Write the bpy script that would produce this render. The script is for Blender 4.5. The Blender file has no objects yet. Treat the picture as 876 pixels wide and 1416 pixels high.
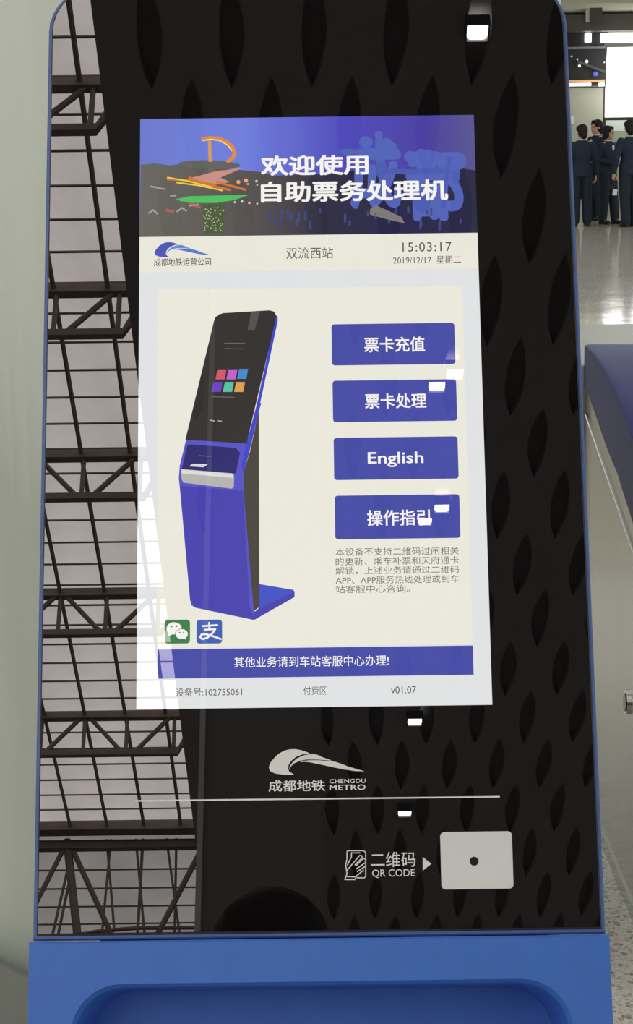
import bpy, bmesh, math, random
from mathutils import Vector, Matrix, Euler
random.seed(7)
S = bpy.context.scene
COL = S.collection
PI = math.pi

# ------------------------------------------------------------------ camera
F_PX = 2800.0
PITCH = math.radians(10.6); ROLL = math.radians(-0.74); CAM_H = 1.5
cF = Vector((0, math.cos(PITCH), -math.sin(PITCH)))
_R = Vector((1, 0, 0)); _U = _R.cross(cF)
cR = _R * math.cos(ROLL) + _U * math.sin(ROLL)
cU = -_R * math.sin(ROLL) + _U * math.cos(ROLL)
cO = Vector((0, 0, CAM_H))
cam_d = bpy.data.cameras.new('camera'); cam = bpy.data.objects.new('camera', cam_d); COL.objects.link(cam)
cam_d.sensor_fit = 'VERTICAL'; cam_d.sensor_height = 36.0; cam_d.lens = 36.0 * F_PX / 1416.0
cam_d.clip_start = 0.05; cam_d.clip_end = 300
m = Matrix((cR, cU, -cF)).transposed().to_4x4(); m.translation = cO
cam.matrix_world = m
S.camera = cam

# ------------------------------------------------------------------ world, exposure
w = bpy.data.worlds.new('world'); S.world = w; w.use_nodes = True
bg = w.node_tree.nodes['Background']; bg.inputs[0].default_value = (0.97, 1.0, 0.96, 1); bg.inputs[1].default_value = 0.78
S.view_settings.view_transform = 'Standard'; S.view_settings.look = 'None'
S.view_settings.exposure = 0.0; S.view_settings.gamma = 1.0; S.view_settings.use_curve_mapping = False

# ------------------------------------------------------------------ geometry of the touch panel plane
TILT = math.radians(23.087)
pu = Vector((1, 0, 0)); pn = Vector((0, -math.cos(TILT), math.sin(TILT))); pv = pn.cross(pu)
pC = Vector((-0.0043, 1.9613, 1.2417))
def ray(px, py):
    return cF + cR * ((px - 438) / F_PX) - cU * ((py - 708) / F_PX)
def uv(px, py):                      # where a mark on the panel sits, in panel coordinates (metres)
    d = ray(px, py); t = (pC - cO).dot(pn) / d.dot(pn); P = cO + d * t
    return (P - pC).dot(pu), (P - pC).dot(pv)
def W(u, v, n=0.0):
    return pC + pu * u + pv * v + pn * n
def atY(px, py, Y):                  # point of a plane standing at distance Y
    d = ray(px, py); return cO + d * (Y / d.y)

# ------------------------------------------------------------------ object helpers
WLOC = {}
def place(o, world, parent):
    COL.objects.link(o)
    WLOC[o.name] = Vector(world)
    if parent is not None:
        o.parent = parent; o.location = Vector(world) - WLOC[parent.name]
    else:
        o.location = world
    return o
def obj(name, verts, faces, mats, parent=None, smooth=False, mi=None):
    vs = [Vector(v) for v in verts]
    lo = Vector([min(v[i] for v in vs) for i in range(3)]); hi = Vector([max(v[i] for v in vs) for i in range(3)])
    c = (lo + hi) / 2
    me = bpy.data.meshes.new(name); me.from_pydata([v - c for v in vs], [], faces); me.update()
    for mt in (mats if isinstance(mats, (list, tuple)) else [mats]): me.materials.append(mt)
    if smooth:
        for p in me.polygons: p.use_smooth = True
    if mi:
        for p, k in zip(me.polygons, mi): p.material_index = k
    return place(bpy.data.objects.new(name, me), c, parent)
def from_bm(name, bm, mats, parent=None, smooth=False, recalc=True):
    if recalc: bmesh.ops.recalc_face_normals(bm, faces=bm.faces)
    bm.verts.ensure_lookup_table(); bm.verts.index_update()
    vs = [v.co.copy() for v in bm.verts]; fs = [[v.index for v in f.verts] for f in bm.faces]; mi = [f.material_index for f in bm.faces]
    bm.free()
    return obj(name, vs, fs, mats, parent, smooth, mi)
def tag(o, label=None, cat=None, group=None, kind=None):
    if label: o['label'] = label
    if cat: o['category'] = cat
    if group: o['group'] = group
    if kind: o['kind'] = kind
    return o
def thing(name, loc, label, cat, group=None):
    o = bpy.data.objects.new(name, None); o.empty_display_size = 0.1
    place(o, loc, None); return tag(o, label, cat, group)
def box(bm, lo, hi, mi=0, bevel=0.0, M=None, seg=2):
    vs = [bm.verts.new((x, y, z)) for x in (lo[0], hi[0]) for y in (lo[1], hi[1]) for z in (lo[2], hi[2])]
    fs = []
    for q in ((0, 1, 3, 2), (4, 6, 7, 5), (0, 4, 5, 1), (2, 3, 7, 6), (0, 2, 6, 4), (1, 5, 7, 3)):
        f = bm.faces.new([vs[i] for i in q]); f.material_index = mi; fs.append(f)
    bmesh.ops.recalc_face_normals(bm, faces=fs)
    allv = set(vs)
    if bevel > 0:
        es = list({e for f in fs for e in f.edges})
        r = bmesh.ops.bevel(bm, geom=es, offset=bevel, segments=seg, profile=0.5, affect='EDGES')
        allv = {v for v in bm.verts if v in allv or v in r['verts']} | {v for f in r['faces'] for v in f.verts}
        for f in r['faces']: f.material_index = mi
    if M is not None:
        for v in list(allv):
            if v.is_valid: v.co = M @ v.co
def tube(bm, pts, rad, n=10, mi=0, caps=True):
    pts = [Vector(p) for p in pts]
    if not isinstance(rad, (list, tuple)): rad = [rad] * len(pts)
    rings = []; a = None
    for i, p in enumerate(pts):
        d = (pts[min(i + 1, len(pts) - 1)] - pts[max(i - 1, 0)]).normalized()
        if a is None:
            a = d.orthogonal().normalized()
        else:
            a = (a - d * a.dot(d)).normalized()
        b = d.cross(a); r = rad[i]
        if not isinstance(r, (list, tuple)): r = (r, r)
        rings.append([bm.verts.new(p + a * math.cos(2 * PI * k / n) * r[0] + b * math.sin(2 * PI * k / n) * r[1]) for k in range(n)])
    for A, B in zip(rings, rings[1:]):
        for k in range(n):
            f = bm.faces.new((A[k], A[(k + 1) % n], B[(k + 1) % n], B[k])); f.material_index = mi
    if caps:
        f = bm.faces.new(rings[0][::-1]); f.material_index = mi
        f = bm.faces.new(rings[-1]); f.material_index = mi
def ball(bm, c, r, mi=0, seg=12, rot=None):
    if not isinstance(r, (list, tuple)): r = (r, r, r)
    M = Matrix.Translation(c) @ (rot.to_4x4() if rot is not None else Matrix()) @ Matrix.Diagonal((r[0], r[1], r[2], 1))
    g = bmesh.ops.create_uvsphere(bm, u_segments=seg, v_segments=max(6, seg * 2 // 3), radius=1, matrix=M)
    for v in g['verts']:
        for f in v.link_faces: f.material_index = mi
def loft(bm, rings, n=20, mi=0):        # rings (cx, cy, z, rx, ry)
    R = []
    for cx, cy, z, rx, ry in rings:
        R.append([bm.verts.new((cx + rx * math.cos(2 * PI * k / n), cy + ry * math.sin(2 * PI * k / n), z)) for k in range(n)])
    for A, B in zip(R, R[1:]):
        for k in range(n): bm.faces.new((A[k], A[(k + 1) % n], B[(k + 1) % n], B[k])).material_index = mi
    bm.faces.new(R[0][::-1]).material_index = mi; bm.faces.new(R[-1]).material_index = mi
def extrude_x(bm, prof, x0, x1, mi=0):   # closed (y,z) profile
    A = [bm.verts.new((x0, y, z)) for y, z in prof]; B = [bm.verts.new((x1, y, z)) for y, z in prof]
    n = len(prof)
    fs = [bm.faces.new(A), bm.faces.new(B[::-1])] + [bm.faces.new((A[k], B[k], B[(k + 1) % n], A[(k + 1) % n])) for k in range(n)]
    for f in fs: f.material_index = mi
    return fs

# ------------------------------------------------------------------ materials
def mat(name, col, rough=0.5, metal=0.0, ior=1.45, noise=0.0, scale=8.0, emit=None, estr=0.0, bump=0.0, stretch=None, spec=None, coat=0.0):
    m = bpy.data.materials.new(name); m.use_nodes = True; nt = m.node_tree; b = nt.nodes['Principled BSDF']
    b.inputs['Base Color'].default_value = (*col, 1); b.inputs['Roughness'].default_value = rough
    b.inputs['Metallic'].default_value = metal; b.inputs['IOR'].default_value = ior
    if spec is not None: b.inputs['Specular IOR Level'].default_value = spec
    if coat: b.inputs['Coat Weight'].default_value = coat; b.inputs['Coat Roughness'].default_value = 0.08
    if emit is not None:
        b.inputs['Emission Color'].default_value = (*emit, 1); b.inputs['Emission Strength'].default_value = estr
    if noise or bump:
        tc = nt.nodes.new('ShaderNodeTexCoord'); mp = nt.nodes.new('ShaderNodeMapping')
        nt.links.new(tc.outputs['Object'], mp.inputs[0])
        if stretch: mp.inputs['Scale'].default_value = stretch
        nz = nt.nodes.new('ShaderNodeTexNoise'); nz.inputs['Scale'].default_value = scale; nz.inputs['Detail'].default_value = 4
        nt.links.new(mp.outputs[0], nz.inputs['Vector'])
        if noise:
            hs = nt.nodes.new('ShaderNodeHueSaturation'); mr = nt.nodes.new('ShaderNodeMapRange')
            mr.inputs['To Min'].default_value = 1 - noise; mr.inputs['To Max'].default_value = 1 + noise
            mr.inputs['From Min'].default_value = 0.3; mr.inputs['From Max'].default_value = 0.7
            nt.links.new(nz.outputs['Fac'], mr.inputs[0]); nt.links.new(mr.outputs[0], hs.inputs['Value'])
            c = emit if emit is not None else col
            hs.inputs['Color'].default_value = (*c, 1)
            nt.links.new(hs.outputs[0], b.inputs['Emission Color' if emit is not None else 'Base Color'])
        if bump:
            bp = nt.nodes.new('ShaderNodeBump'); bp.inputs['Strength'].default_value = bump; bp.inputs['Distance'].default_value = 0.01
            nt.links.new(nz.outputs['Fac'], bp.inputs['Height']); nt.links.new(bp.outputs[0], b.inputs['Normal'])
    return m
def lin(h):
    h = h.lstrip('#'); r = []
    for i in (0, 2, 4):
        c = int(h[i:i + 2], 16) / 255; r.append(c / 12.92 if c <= 0.04045 else ((c + 0.055) / 1.055) ** 2.4)
    return tuple(r)
GLASS_IOR = 1.8
_scr = {}
def scr(h, s=1.0):                       # a lit pixel colour seen through the front glass
    k = (h, s)
    if k not in _scr: _scr[k] = mat('screen_' + h.strip('#'), (0, 0, 0), 0.0, 0, GLASS_IOR, emit=lin(h), estr=s)
    return _scr[k]
M_glass = mat('black_back_painted_glass', (0.0035, 0.0032, 0.0033), 0.0, 0, GLASS_IOR)
M_print = mat('white_print_under_glass', (0.86, 0.86, 0.84), 0.35, 0, 1.45)
M_blue = mat('satin_blue_paint', (0.058, 0.185, 0.64), 0.42, 0, 1.45, noise=0.04, scale=30, bump=0.02)
M_bezel = mat('blue_edge_paint', (0.075, 0.14, 0.38), 0.35)
M_rim = mat('black_rim_rubber', (0.01, 0.01, 0.012), 0.5)
M_spine = mat('dark_grey_spine_paint', (0.05, 0.05, 0.05), 0.5, noise=0.05)
M_silver = mat('silver_tray_metal', (0.6, 0.6, 0.6), 0.3, 1.0, noise=0.05)
M_lens = mat('dark_scanner_lens', (0.02, 0.02, 0.02), 0.15)
M_plate = mat('pale_grey_scanner_window', (0.82, 0.83, 0.83), 0.12, noise=0.02)
M_darkceil = mat('dark_grey_ceiling_sheet', (0.225, 0.21, 0.228), 0.75, noise=0.06, scale=0.8)
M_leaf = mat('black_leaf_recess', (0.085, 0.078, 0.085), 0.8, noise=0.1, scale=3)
M_steel = mat('dark_brown_painted_steel', (0.22, 0.175, 0.15), 0.6, noise=0.15, scale=3)
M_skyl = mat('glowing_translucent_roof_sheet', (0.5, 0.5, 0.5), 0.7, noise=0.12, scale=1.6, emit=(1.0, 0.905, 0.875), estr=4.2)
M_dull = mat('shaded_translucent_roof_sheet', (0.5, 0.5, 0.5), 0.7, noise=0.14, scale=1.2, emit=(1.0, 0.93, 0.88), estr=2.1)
M_lamp = mat('lamp_diffuser', (0.8, 0.8, 0.8), 0.5, emit=(1.0, 0.97, 0.86), estr=55)
M_lampcool = mat('downlight_diffuser', (0.8, 0.8, 0.8), 0.5, emit=(0.97, 1.0, 0.8), estr=40)
M_column = mat('black_column_cladding', (0.30, 0.28, 0.27), 0.45, noise=0.12, scale=1.5, stretch=(1, 1, 0.3))
M_edgehighlight = mat('painted_column_edge_highlight', (0.9, 0.9, 0.9), 0.35)

# ------------------------------------------------------------------ setting: floor
def terrazzo():
    m = bpy.data.materials.new('polished_speckled_terrazzo'); m.use_nodes = True; nt = m.node_tree; b = nt.nodes['Principled BSDF']
    tc = nt.nodes.new('ShaderNodeTexCoord')
    def vor(sc, seed):
        mp = nt.nodes.new('ShaderNodeMapping'); mp.inputs['Location'].default_value = (seed, seed * 2.3, 0)
        v = nt.nodes.new('ShaderNodeTexVoronoi'); v.inputs['Scale'].default_value = sc
        nt.links.new(tc.outputs['Object'], mp.inputs[0]); nt.links.new(mp.outputs[0], v.inputs['Vector']); return v
    v1 = vor(120, 3.1); v2 = vor(210, 1.7)
    def ramp(src, stops):
        r = nt.nodes.new('ShaderNodeValToRGB'); r.color_ramp.interpolation = 'CONSTANT'
        e = r.color_ramp.elements
        while len(e) > 1: e.remove(e[-1])
        e[0].position = stops[0][0]; e[0].color = (*stops[0][1], 1)
        for p, c in stops[1:]: q = e.new(p); q.color = (*c, 1)
        sp = nt.nodes.new('ShaderNodeSeparateColor'); nt.links.new(src.outputs['Color'], sp.inputs[0]); nt.links.new(sp.outputs[0], r.inputs[0]); return r
    r1 = ramp(v1, [(0, (.15, .13, .10)), (.16, (.80, .74, .62)), (.5, (.95, .89, .78)), (.8, (.36, .33, .28)), (.9, (.85, .83, .77))])
    r2 = ramp(v2, [(0, (.3, .28, .25)), (.2, (.95, .90, .80)), (.7, (.80, .74, .63))])
    mx = nt.nodes.new('ShaderNodeMix'); mx.data_type = 'RGBA'; mx.inputs[0].default_value = 0.4
    nt.links.new(r1.outputs[0], mx.inputs[6]); nt.links.new(r2.outputs[0], mx.inputs[7]); nt.links.new(mx.outputs[2], b.inputs['Base Color'])
    b.inputs['Roughness'].default_value = 0.09; b.inputs['IOR'].default_value = 1.5
    nz = nt.nodes.new('ShaderNodeTexNoise'); nz.inputs['Scale'].default_value = 0.9; nz.inputs['Detail'].default_value = 3
    nt.links.new(tc.outputs['Object'], nz.inputs['Vector'])
    bp = nt.nodes.new('ShaderNodeBump'); bp.inputs['Strength'].default_value = 0.25; bp.inputs['Distance'].default_value = 0.02
    nt.links.new(nz.outputs['Fac'], bp.inputs['Height']); nt.links.new(bp.outputs[0], b.inputs['Normal'])
    return m
bm = bmesh.new(); box(bm, (-14, -30, -0.1), (14, 44, 0.0)); fl = from_bm('floor', bm, terrazzo()); tag(fl, 'polished speckled grey terrazzo floor of the hall', kind='structure')

# ------------------------------------------------------------------ setting: dark ceiling with leaf-shaped recesses (seen mirrored in the glass)
ROWS = [(-2.10, .86, .42), (-2.80, .65, .42), (-3.47, .86, .42), (-4.14, 1.04, .42), (-4.84, 1.25, .41), (-5.53, 1.46, .405), (-6.30, 1.65, .40), (-6.92, 1.84, .40),
        (-7.62, 2.05, .40), (-8.35, 2.25, .40), (-9.05, 2.43, .40), (-9.76, 2.65, .40), (-10.5, 2.85, .40), (-11.27, 3.02, .39), (-12.05, 3.18, .385),
        (-12.91, 3.40, .385), (-13.8, 3.62, .39), (-14.7, 3.82, .39), (-15.6, 4.02, .39)]
# row k is stepped half a pitch against row k-1; G(col, row) warps lattice indices to metres
def rowdata(r):
    i = max(0, min(len(ROWS) - 2, int(math.floor(r)))); t = r - i
    a, b = ROWS[i], ROWS[i + 1]
    return a[0] + (b[0] - a[0]) * t, a[1] + (b[1] - a[1]) * t, a[2] + (b[2] - a[2]) * t
ROWS_N = []
for k, (y, x, p) in enumerate(ROWS):     # normalise: x0 = lattice column 0 of an unstepped grid
    off = x - (k % 2) * p / 2
    while off > 0.3 + 0.0: off -= p
    ROWS_N.append([y, off, p])
for k in range(1, len(ROWS_N)):          # keep columns continuous from row to row
    y, o, p = ROWS_N[k]; q = ROWS_N[k - 1][1]
    while o - q > p / 2: o -= p
    while o - q < -p / 2: o += p
    ROWS_N[k][1] = o
ROWS = [tuple(r) for r in ROWS_N]
def G(cx, r, z=8.0):
    y, x0, p = rowdata(r); return Vector((x0 + cx * p, y, z))
C0, C1 = -2, 9
half = 0.56                              # leaf half length in rows
bm = bmesh.new(); leaves = []
NR = len(ROWS)
def leafpts(cx, r, sc=1.0, n=8):
    pts = []
    for k in range(n + 1):
        t = -1 + 2 * k / n; pts.append((cx + 0.155 * sc * (1 - t * t) ** 0.9, r + t * half * sc))
    for k in range(1, n):
        t = 1 - 2 * k / n; pts.append((cx - 0.155 * sc * (1 - t * t) ** 0.9, r + t * half * sc))
    return pts
for j in range(C0 * 2, C1 * 2):          # strips half a pitch wide, every strip holds leaves in alternate rows
    cx = j / 2
    par = j % 2
    r = par
    lastr = 0.0
    rr = [k for k in range(0, NR) if k % 2 == par]
    for k in rr:
        r0, r1 = k - 1, k + 1
        if r0 < 0: r0 = 0 if k == 0 else r0
        L = leafpts(cx, k)
        nL = len(L)
        top_open = k - half < 0 or k + half > NR - 1
        if top_open:
            vs = [bm.verts.new(G(*q)) for q in ((cx - .25, max(0, k - 1)), (cx + .25, max(0, k - 1)), (cx + .25, min(NR - 1, k + 1)), (cx - .25, min(NR - 1, k + 1)))]
            bm.faces.new(vs); continue
        r0, r1 = max(0, k - 1), min(NR - 1, k + 1)
        lv = [bm.verts.new(G(*q)) for q in L]
        up = [bm.verts.new(G(q[0], q[1], 8.05)) for q in L]
        n = 8
        # right side: leaf verts 0..n, left side: n..2n (=0)
        rs = [bm.verts.new(G(cx + .25, r0 + (r1 - r0) * i / n)) for i in range(n + 1)]
        ls = [bm.verts.new(G(cx - .25, r0 + (r1 - r0) * i / n)) for i in range(n + 1)]
        for i in range(n): bm.faces.new((lv[i], rs[i], rs[i + 1], lv[i + 1]))
        li = [0] + [2 * n - i for i in range(1, n)] + [n]
        for i in range(n): bm.faces.new((lv[li[i]], lv[li[i + 1]], ls[i + 1], ls[i]))
        bm.faces.new((lv[0], ls[0], rs[0])); bm.faces.new((lv[n], rs[n], ls[n]))
        for i in range(nL): bm.faces.new((lv[i], up[i], up[(i + 1) % nL], lv[(i + 1) % nL]))
        leaves.append((cx, k))
bmesh.ops.remove_doubles(bm, verts=bm.verts, dist=1e-5)
# plain border strips
def quad(bm, pts, mi=0):
    f = bm.faces.new([bm.verts.new(p) for p in pts]); f.material_index = mi; return f
xl = [G(C0 - .25, r) for r in range(NR)]; xr = [G(C1 - .25, r) for r in range(NR)]
for i in range(NR - 1):
    quad(bm, [(-1.1, xl[i].y, 8), xl[i], xl[i + 1], (-1.1, xl[i + 1].y, 8)])
    quad(bm, [xr[i], (8, xr[i].y, 8), (8, xr[i + 1].y, 8), xr[i + 1]])
y0, y1 = xl[0].y, xl[-1].y
quad(bm, [(-1.1, y0, 8), (8, y0, 8), (8, 6, 8), (-1.1, 6, 8)])
quad(bm, [(-1.1, y1, 8), (8, y1, 8), (8, -28, 8), (-1.1, -28, 8)])
# fascia and lid so that the soffit has thickness
box(bm, (-1.1, -28, 8.06), (8, 6, 8.3)); quad(bm, [(-1.1, -28, 8), (-1.1, 6, 8), (-1.1, 6, 8.06), (-1.1, -28, 8.06)])
ceil = from_bm('ceiling', bm, M_darkceil, recalc=False); tag(ceil, 'dark grey ceiling with staggered leaf-shaped recesses, mirrored in the kiosk glass', kind='structure')
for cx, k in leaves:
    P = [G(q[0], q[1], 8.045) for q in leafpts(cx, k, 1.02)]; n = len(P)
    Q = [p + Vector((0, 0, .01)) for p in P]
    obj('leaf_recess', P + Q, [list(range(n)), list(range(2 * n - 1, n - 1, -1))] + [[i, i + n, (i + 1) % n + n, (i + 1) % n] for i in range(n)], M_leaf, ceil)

# ------------------------------------------------------------------ setting: bright trussed roof beyond the soffit (mirrored, left)
bm = bmesh.new(); box(bm, (-9, -29, 13.06), (-0.6, 6, 13.12))
roof = from_bm('ceiling', bm, M_steel); tag(roof, 'bright translucent roof on dark trusses, mirrored in the left of the kiosk glass', kind='structure')
TR = [-3.1, -5.7, -8.3, -10.89, -13.48, -16.12, -18.95]
yy = -0.5
joints = []
while yy > -22.3: joints.append(yy); yy -= 0.4317
for i, (a, b) in enumerate(zip(joints, joints[1:])):
    bm = bmesh.new(); dz = random.uniform(-.004, .004)
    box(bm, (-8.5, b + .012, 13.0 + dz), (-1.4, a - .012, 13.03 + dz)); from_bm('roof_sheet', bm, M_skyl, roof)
    bm = bmesh.new(); box(bm, (-8.5, b - .011, 12.985), (-1.4, b + .011, 13.0)); from_bm('roof_batten', bm, M_steel, roof)
yy = -22.3
while yy > -27.5:
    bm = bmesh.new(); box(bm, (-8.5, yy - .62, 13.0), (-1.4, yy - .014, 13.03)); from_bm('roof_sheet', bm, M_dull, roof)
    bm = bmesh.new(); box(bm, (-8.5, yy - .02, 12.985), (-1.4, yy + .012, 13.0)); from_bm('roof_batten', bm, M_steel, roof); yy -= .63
PX = [-1.955 - 0.515 * k for k in range(8)]
for x in PX:
    bm = bmesh.new(); tube(bm, [(x, 0, 12.93), (x, -22.1, 12.93)], .026, 6); from_bm('purlin', bm, M_steel, roof)
def truss(y, top=12.97, bot=12.38, c=.05):
    bm = bmesh.new()
    box(bm, (-8.5, y - c, top - 2 * c), (-1.3, y + c, top))
    t = from_bm('truss_chord', bm, M_steel, roof)
    bm = bmesh.new(); tube(bm, [(-8.5, y, bot), (-1.79, y, bot), (-1.66, y, bot + .27), (-1.45, y, top - c)], c * 1.05, 4)
    from_bm('lower_chord', bm, M_steel, t)
    for k, x in enumerate([-1.84, -2.44, -2.98, -3.52, -4.03, -4.57, -5.11, -5.65, -6.19, -6.73]):
        bm = bmesh.new(); tube(bm, [(x, y, bot), (x, y, top - c)], .025, 6); from_bm('web_post', bm, M_steel, t)
        x2 = x - .5
        bm = bmesh.new(); a, b = ((x - .03, top - c), (x2, bot)) if k % 2 == 0 else ((x - .04, bot), (x2, top - c))
        tube(bm, [(a[0], y, a[1]), (b[0], y, b[1])], .03, 6); from_bm('web_brace', bm, M_steel, t)
for y in TR: truss(y)
# last bay: heavier edge girder with V struts and paired posts
bm = bmesh.new(); box(bm, (-8.5, -22.2, 12.86), (-1.3, -22.0, 13.0)); g = from_bm('edge_girder', bm, M_steel, roof)
bm = bmesh.new(); box(bm, (-8.5, -22.35, 12.69), (-1.3, -22.22, 12.78)); from_bm('girder_flange', bm, M_steel, g)
bm = bmesh.new(); box(bm, (-8.5, -22.35, 12.82), (-1.3, -22.3, 12.85)); from_bm('girder_flange', bm, M_steel, g)
for a, b, r in (((-3.57, 12.85), (-3.32, 11.3), .06), ((-3.50, 12.6), (-3.70, 11.3), .02), ((-3.46, 12.5), (-3.62, 11.3), .02), ((-3.59, 12.76), (-4.1, 11.5), .035),
                ((-3.48, 12.70), (-2.82, 11.3), .042), ((-1.70, 12.62), (-2.32, 11.25), .04), ((-3.01, 12.85), (-2.84, 11.5), .018), ((-2.95, 12.85), (-3.01, 11.3), .018),
                ((-2.6, 12.85), (-2.42, 11.4), .018), ((-2.50, 12.85), (-2.52, 11.3), .022), ((-2.17, 12.85), (-1.94, 11.4), .018), ((-2.03, 12.85), (-2.01, 11.3), .018)):
    bm = bmesh.new(); tube(bm, [(a[0], -22.3, a[1]), (b[0], -22.3, b[1])], r, 6); from_bm('strut', bm, M_steel, g)
bm = bmesh.new(); tube(bm, [(-8, -22.3, 10.9), (-5, -22.3, 11.15), (-3.66, -22.3, 11.36), (-3.05, -22.3, 11.47), (-2.52, -22.3, 11.51), (-1.3, -22.3, 11.5)], .03, 6); from_bm('arched_rail', bm, M_steel, g)
# back wall far behind the camera
bm = bmesh.new(); box(bm, (-14, -29.3, 0), (14, -29, 13.1)); bw = from_bm('wall_back', bm, mat('grey_back_wall', (.35, .34, .32), .7, noise=.05)); tag(bw, 'plain grey end wall of the hall', kind='structure')

# unseen wide piers with open gaps, added to streak the steel and round column
bm = bmesh.new(); box(bm, (-14, -29, 11.5), (-13.6, 36, 13.1)); wl = from_bm('wall_left_added', bm, mat('grey_added_wall', (.30, .29, .27), .7, noise=.05)); tag(wl, 'added unseen grey piers on the left side, open daylight between', kind='structure')
for y in range(-27, 36, 7):
    bm = bmesh.new(); box(bm, (-14, y, 0), (-13.6, y + 3.2, 11.5)); from_bm('added_pier', bm, wl.data.materials[0], wl)

# downlights set in the dark ceiling, in one row
DL = [(.847, -3.428, .052, 'nearest mirrored downlight, at the top right of the black glass'), (.863, -6.142, .050, 'upper downlight of the close pair mirrored above the second button'),
      (.757, -6.262, .050, 'lower downlight of the close pair mirrored on the second button'), (.845, -7.56, .048, 'right downlight of the pair mirrored on the fourth button'), (.735, -7.71, .046, 'left downlight of the pair mirrored on the fourth button'),
      (.754, -10.442, .055, 'downlight mirrored just below the lit screen'), (.719, -12.012, .055, 'farthest downlight, mirrored above the pale scanner window')]
for x, y, s, lab in DL:
    t = thing('downlight', (x, y, 7.94), 'small square ' + lab, 'light', 'downlights in the leaf ceiling')
    bm = bmesh.new()
    for a, b in (((-1.2, -1.2), (1.2, -1.02)), ((-1.2, 1.02), (1.2, 1.2)), ((-1.2, -1.02), (-1.02, 1.02)), ((1.02, -1.02), (1.2, 1.02))):
        box(bm, (x + a[0] * s, y + a[1] * s, 7.93), (x + b[0] * s, y + b[1] * s, 8.0))
    from_bm('lamp_frame', bm, M_leaf, t)
    bm = bmesh.new(); box(bm, (x - s, y - s, 7.935), (x + s, y + s, 7.99), bevel=.018); from_bm('lamp_diffuser', bm, M_lamp if x > .78 and y > -10 else M_lampcool, t)

# square column behind the photographer
bm = bmesh.new(); box(bm, (-.585, -6.0, 0), (.01, -5.4, 8.0), bevel=.01)
colm = from_bm('trim_1', bm, M_column); tag(colm, 'dark square column mirrored in the middle of the glass', kind='structure')
bm = bmesh.new(); box(bm, (-.60, -5.41, 0), (-.572, -5.38, 8.0)); from_bm('edge_highlight', bm, M_edgehighlight, colm)  # pale strip paints in the light line reflected by the column's chamfer

# ------------------------------------------------------------------ the ticket kiosk
U0, U1, V0, V1 = -.2622, .2659, -.5105, .4475
kiosk = thing('ticket_kiosk', (0, 2.0, 0), 'tall blue self-service ticket kiosk with tilted black glass front and lit screen', 'kiosk')
def rrect(u0, v0, u1, v1, r, n=8, corners=(1, 1, 1, 1)):    # corners: bl, br, tr, tl
    pts = []
    for (cx, cy, a0), on in zip((((u0 + r), (v0 + r), PI), ((u1 - r), (v0 + r), 1.5 * PI), ((u1 - r), (v1 - r), 0), ((u0 + r), (v1 - r), .5 * PI)), corners):
        if on:
            for k in range(n + 1):
                a = a0 + .5 * PI * k / n; pts.append((cx + r * math.cos(a), cy + r * math.sin(a)))
        else:
            s = {PI: (-1, -1), 1.5 * PI: (1, -1), 0: (1, 1), .5 * PI: (-1, 1)}[a0]; pts.append((cx + s[0] * r, cy + s[1] * r))
    return pts
def slab(bm, loop, n0, n1, mi=0, ch=0.0):
    c = (sum(p[0] for p in loop) / len(loop), sum(p[1] for p in loop) / len(loop))
    def ins(p, d):
        v = Vector((p[0] - c[0], p[1] - c[1])); return (p[0] - math.copysign(min(d, abs(v.x)), v.x), p[1] - math.copysign(min(d, abs(v.y)), v.y))
    lev = [(n0, 0), (n1 - ch, 0), (n1, ch)] if ch else [(n0, 0), (n1, 0)]
    R = [[bm.verts.new(W(*ins(p, d), n)) for p in loop] for n, d in lev]; k = len(loop)
    for A, B in zip(R, R[1:]):
        for i in range(k): bm.faces.new((A[i], A[(i + 1) % k], B[(i + 1) % k], B[i])).material_index = mi
    bm.faces.new(R[0][::-1]).material_index = mi; bm.faces.new(R[-1]).material_index = mi
CRN = (0, 0, 1, 1)
bm = bmesh.new(); slab(bm, rrect(U0, V0, U1, V1, .052, corners=CRN), -.040, -.0012, ch=.0015)
shell = from_bm('upper_shell', bm, M_bezel, kiosk)
bm = bmesh.new(); slab(bm, rrect(U0 + .0034, V0 + .004, U1 - .0034, V1 - .0016, .050, corners=CRN), -.002, -.0005, ch=.0004); from_bm('dark_rim', bm, M_rim, kiosk)
bm = bmesh.new(); slab(bm, rrect(U0 + .0042, V0 + .006, U1 - .0042, V1 - .003, .049, corners=CRN), -.0015, 0.0, ch=.0003)
glass = from_bm('glass_front', bm, M_glass, kiosk); glass['label'] = 'glossy black mirror-like glass front'
# lower front with the tray recess
vb = -.74; LB = -.5115
LU0, LU1 = -.2655, .2690
bm = bmesh.new()
rL, rR = uv(98, 1416)[0], uv(793, 1416)[0]; rT = uv(440, 1357)[1]; rBt = -.705
hole = rrect(rL, rBt, rR, rT, .046)
outer = []
for (u, v) in hole:                      # matching ring on the plate's outline
    du = (u - (rL + rR) / 2) / ((rR - rL) / 2); dv = (v - (rT + rBt) / 2) / ((rT - rBt) / 2); s = 1 / max(abs(du), abs(dv))
    outer.append(((LU0 + LU1) / 2 + du * s * (LU1 - LU0) / 2, (LB + vb) / 2 + dv * s * (LB - vb) / 2))
for c in ((LU0, vb), (LU1, vb), (LU1, LB), (LU0, LB)):
    i = min(range(len(outer)), key=lambda i: (outer[i][0] - c[0]) ** 2 + (outer[i][1] - c[1]) ** 2); outer[i] = c
k = len(hole); nf = .003
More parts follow.
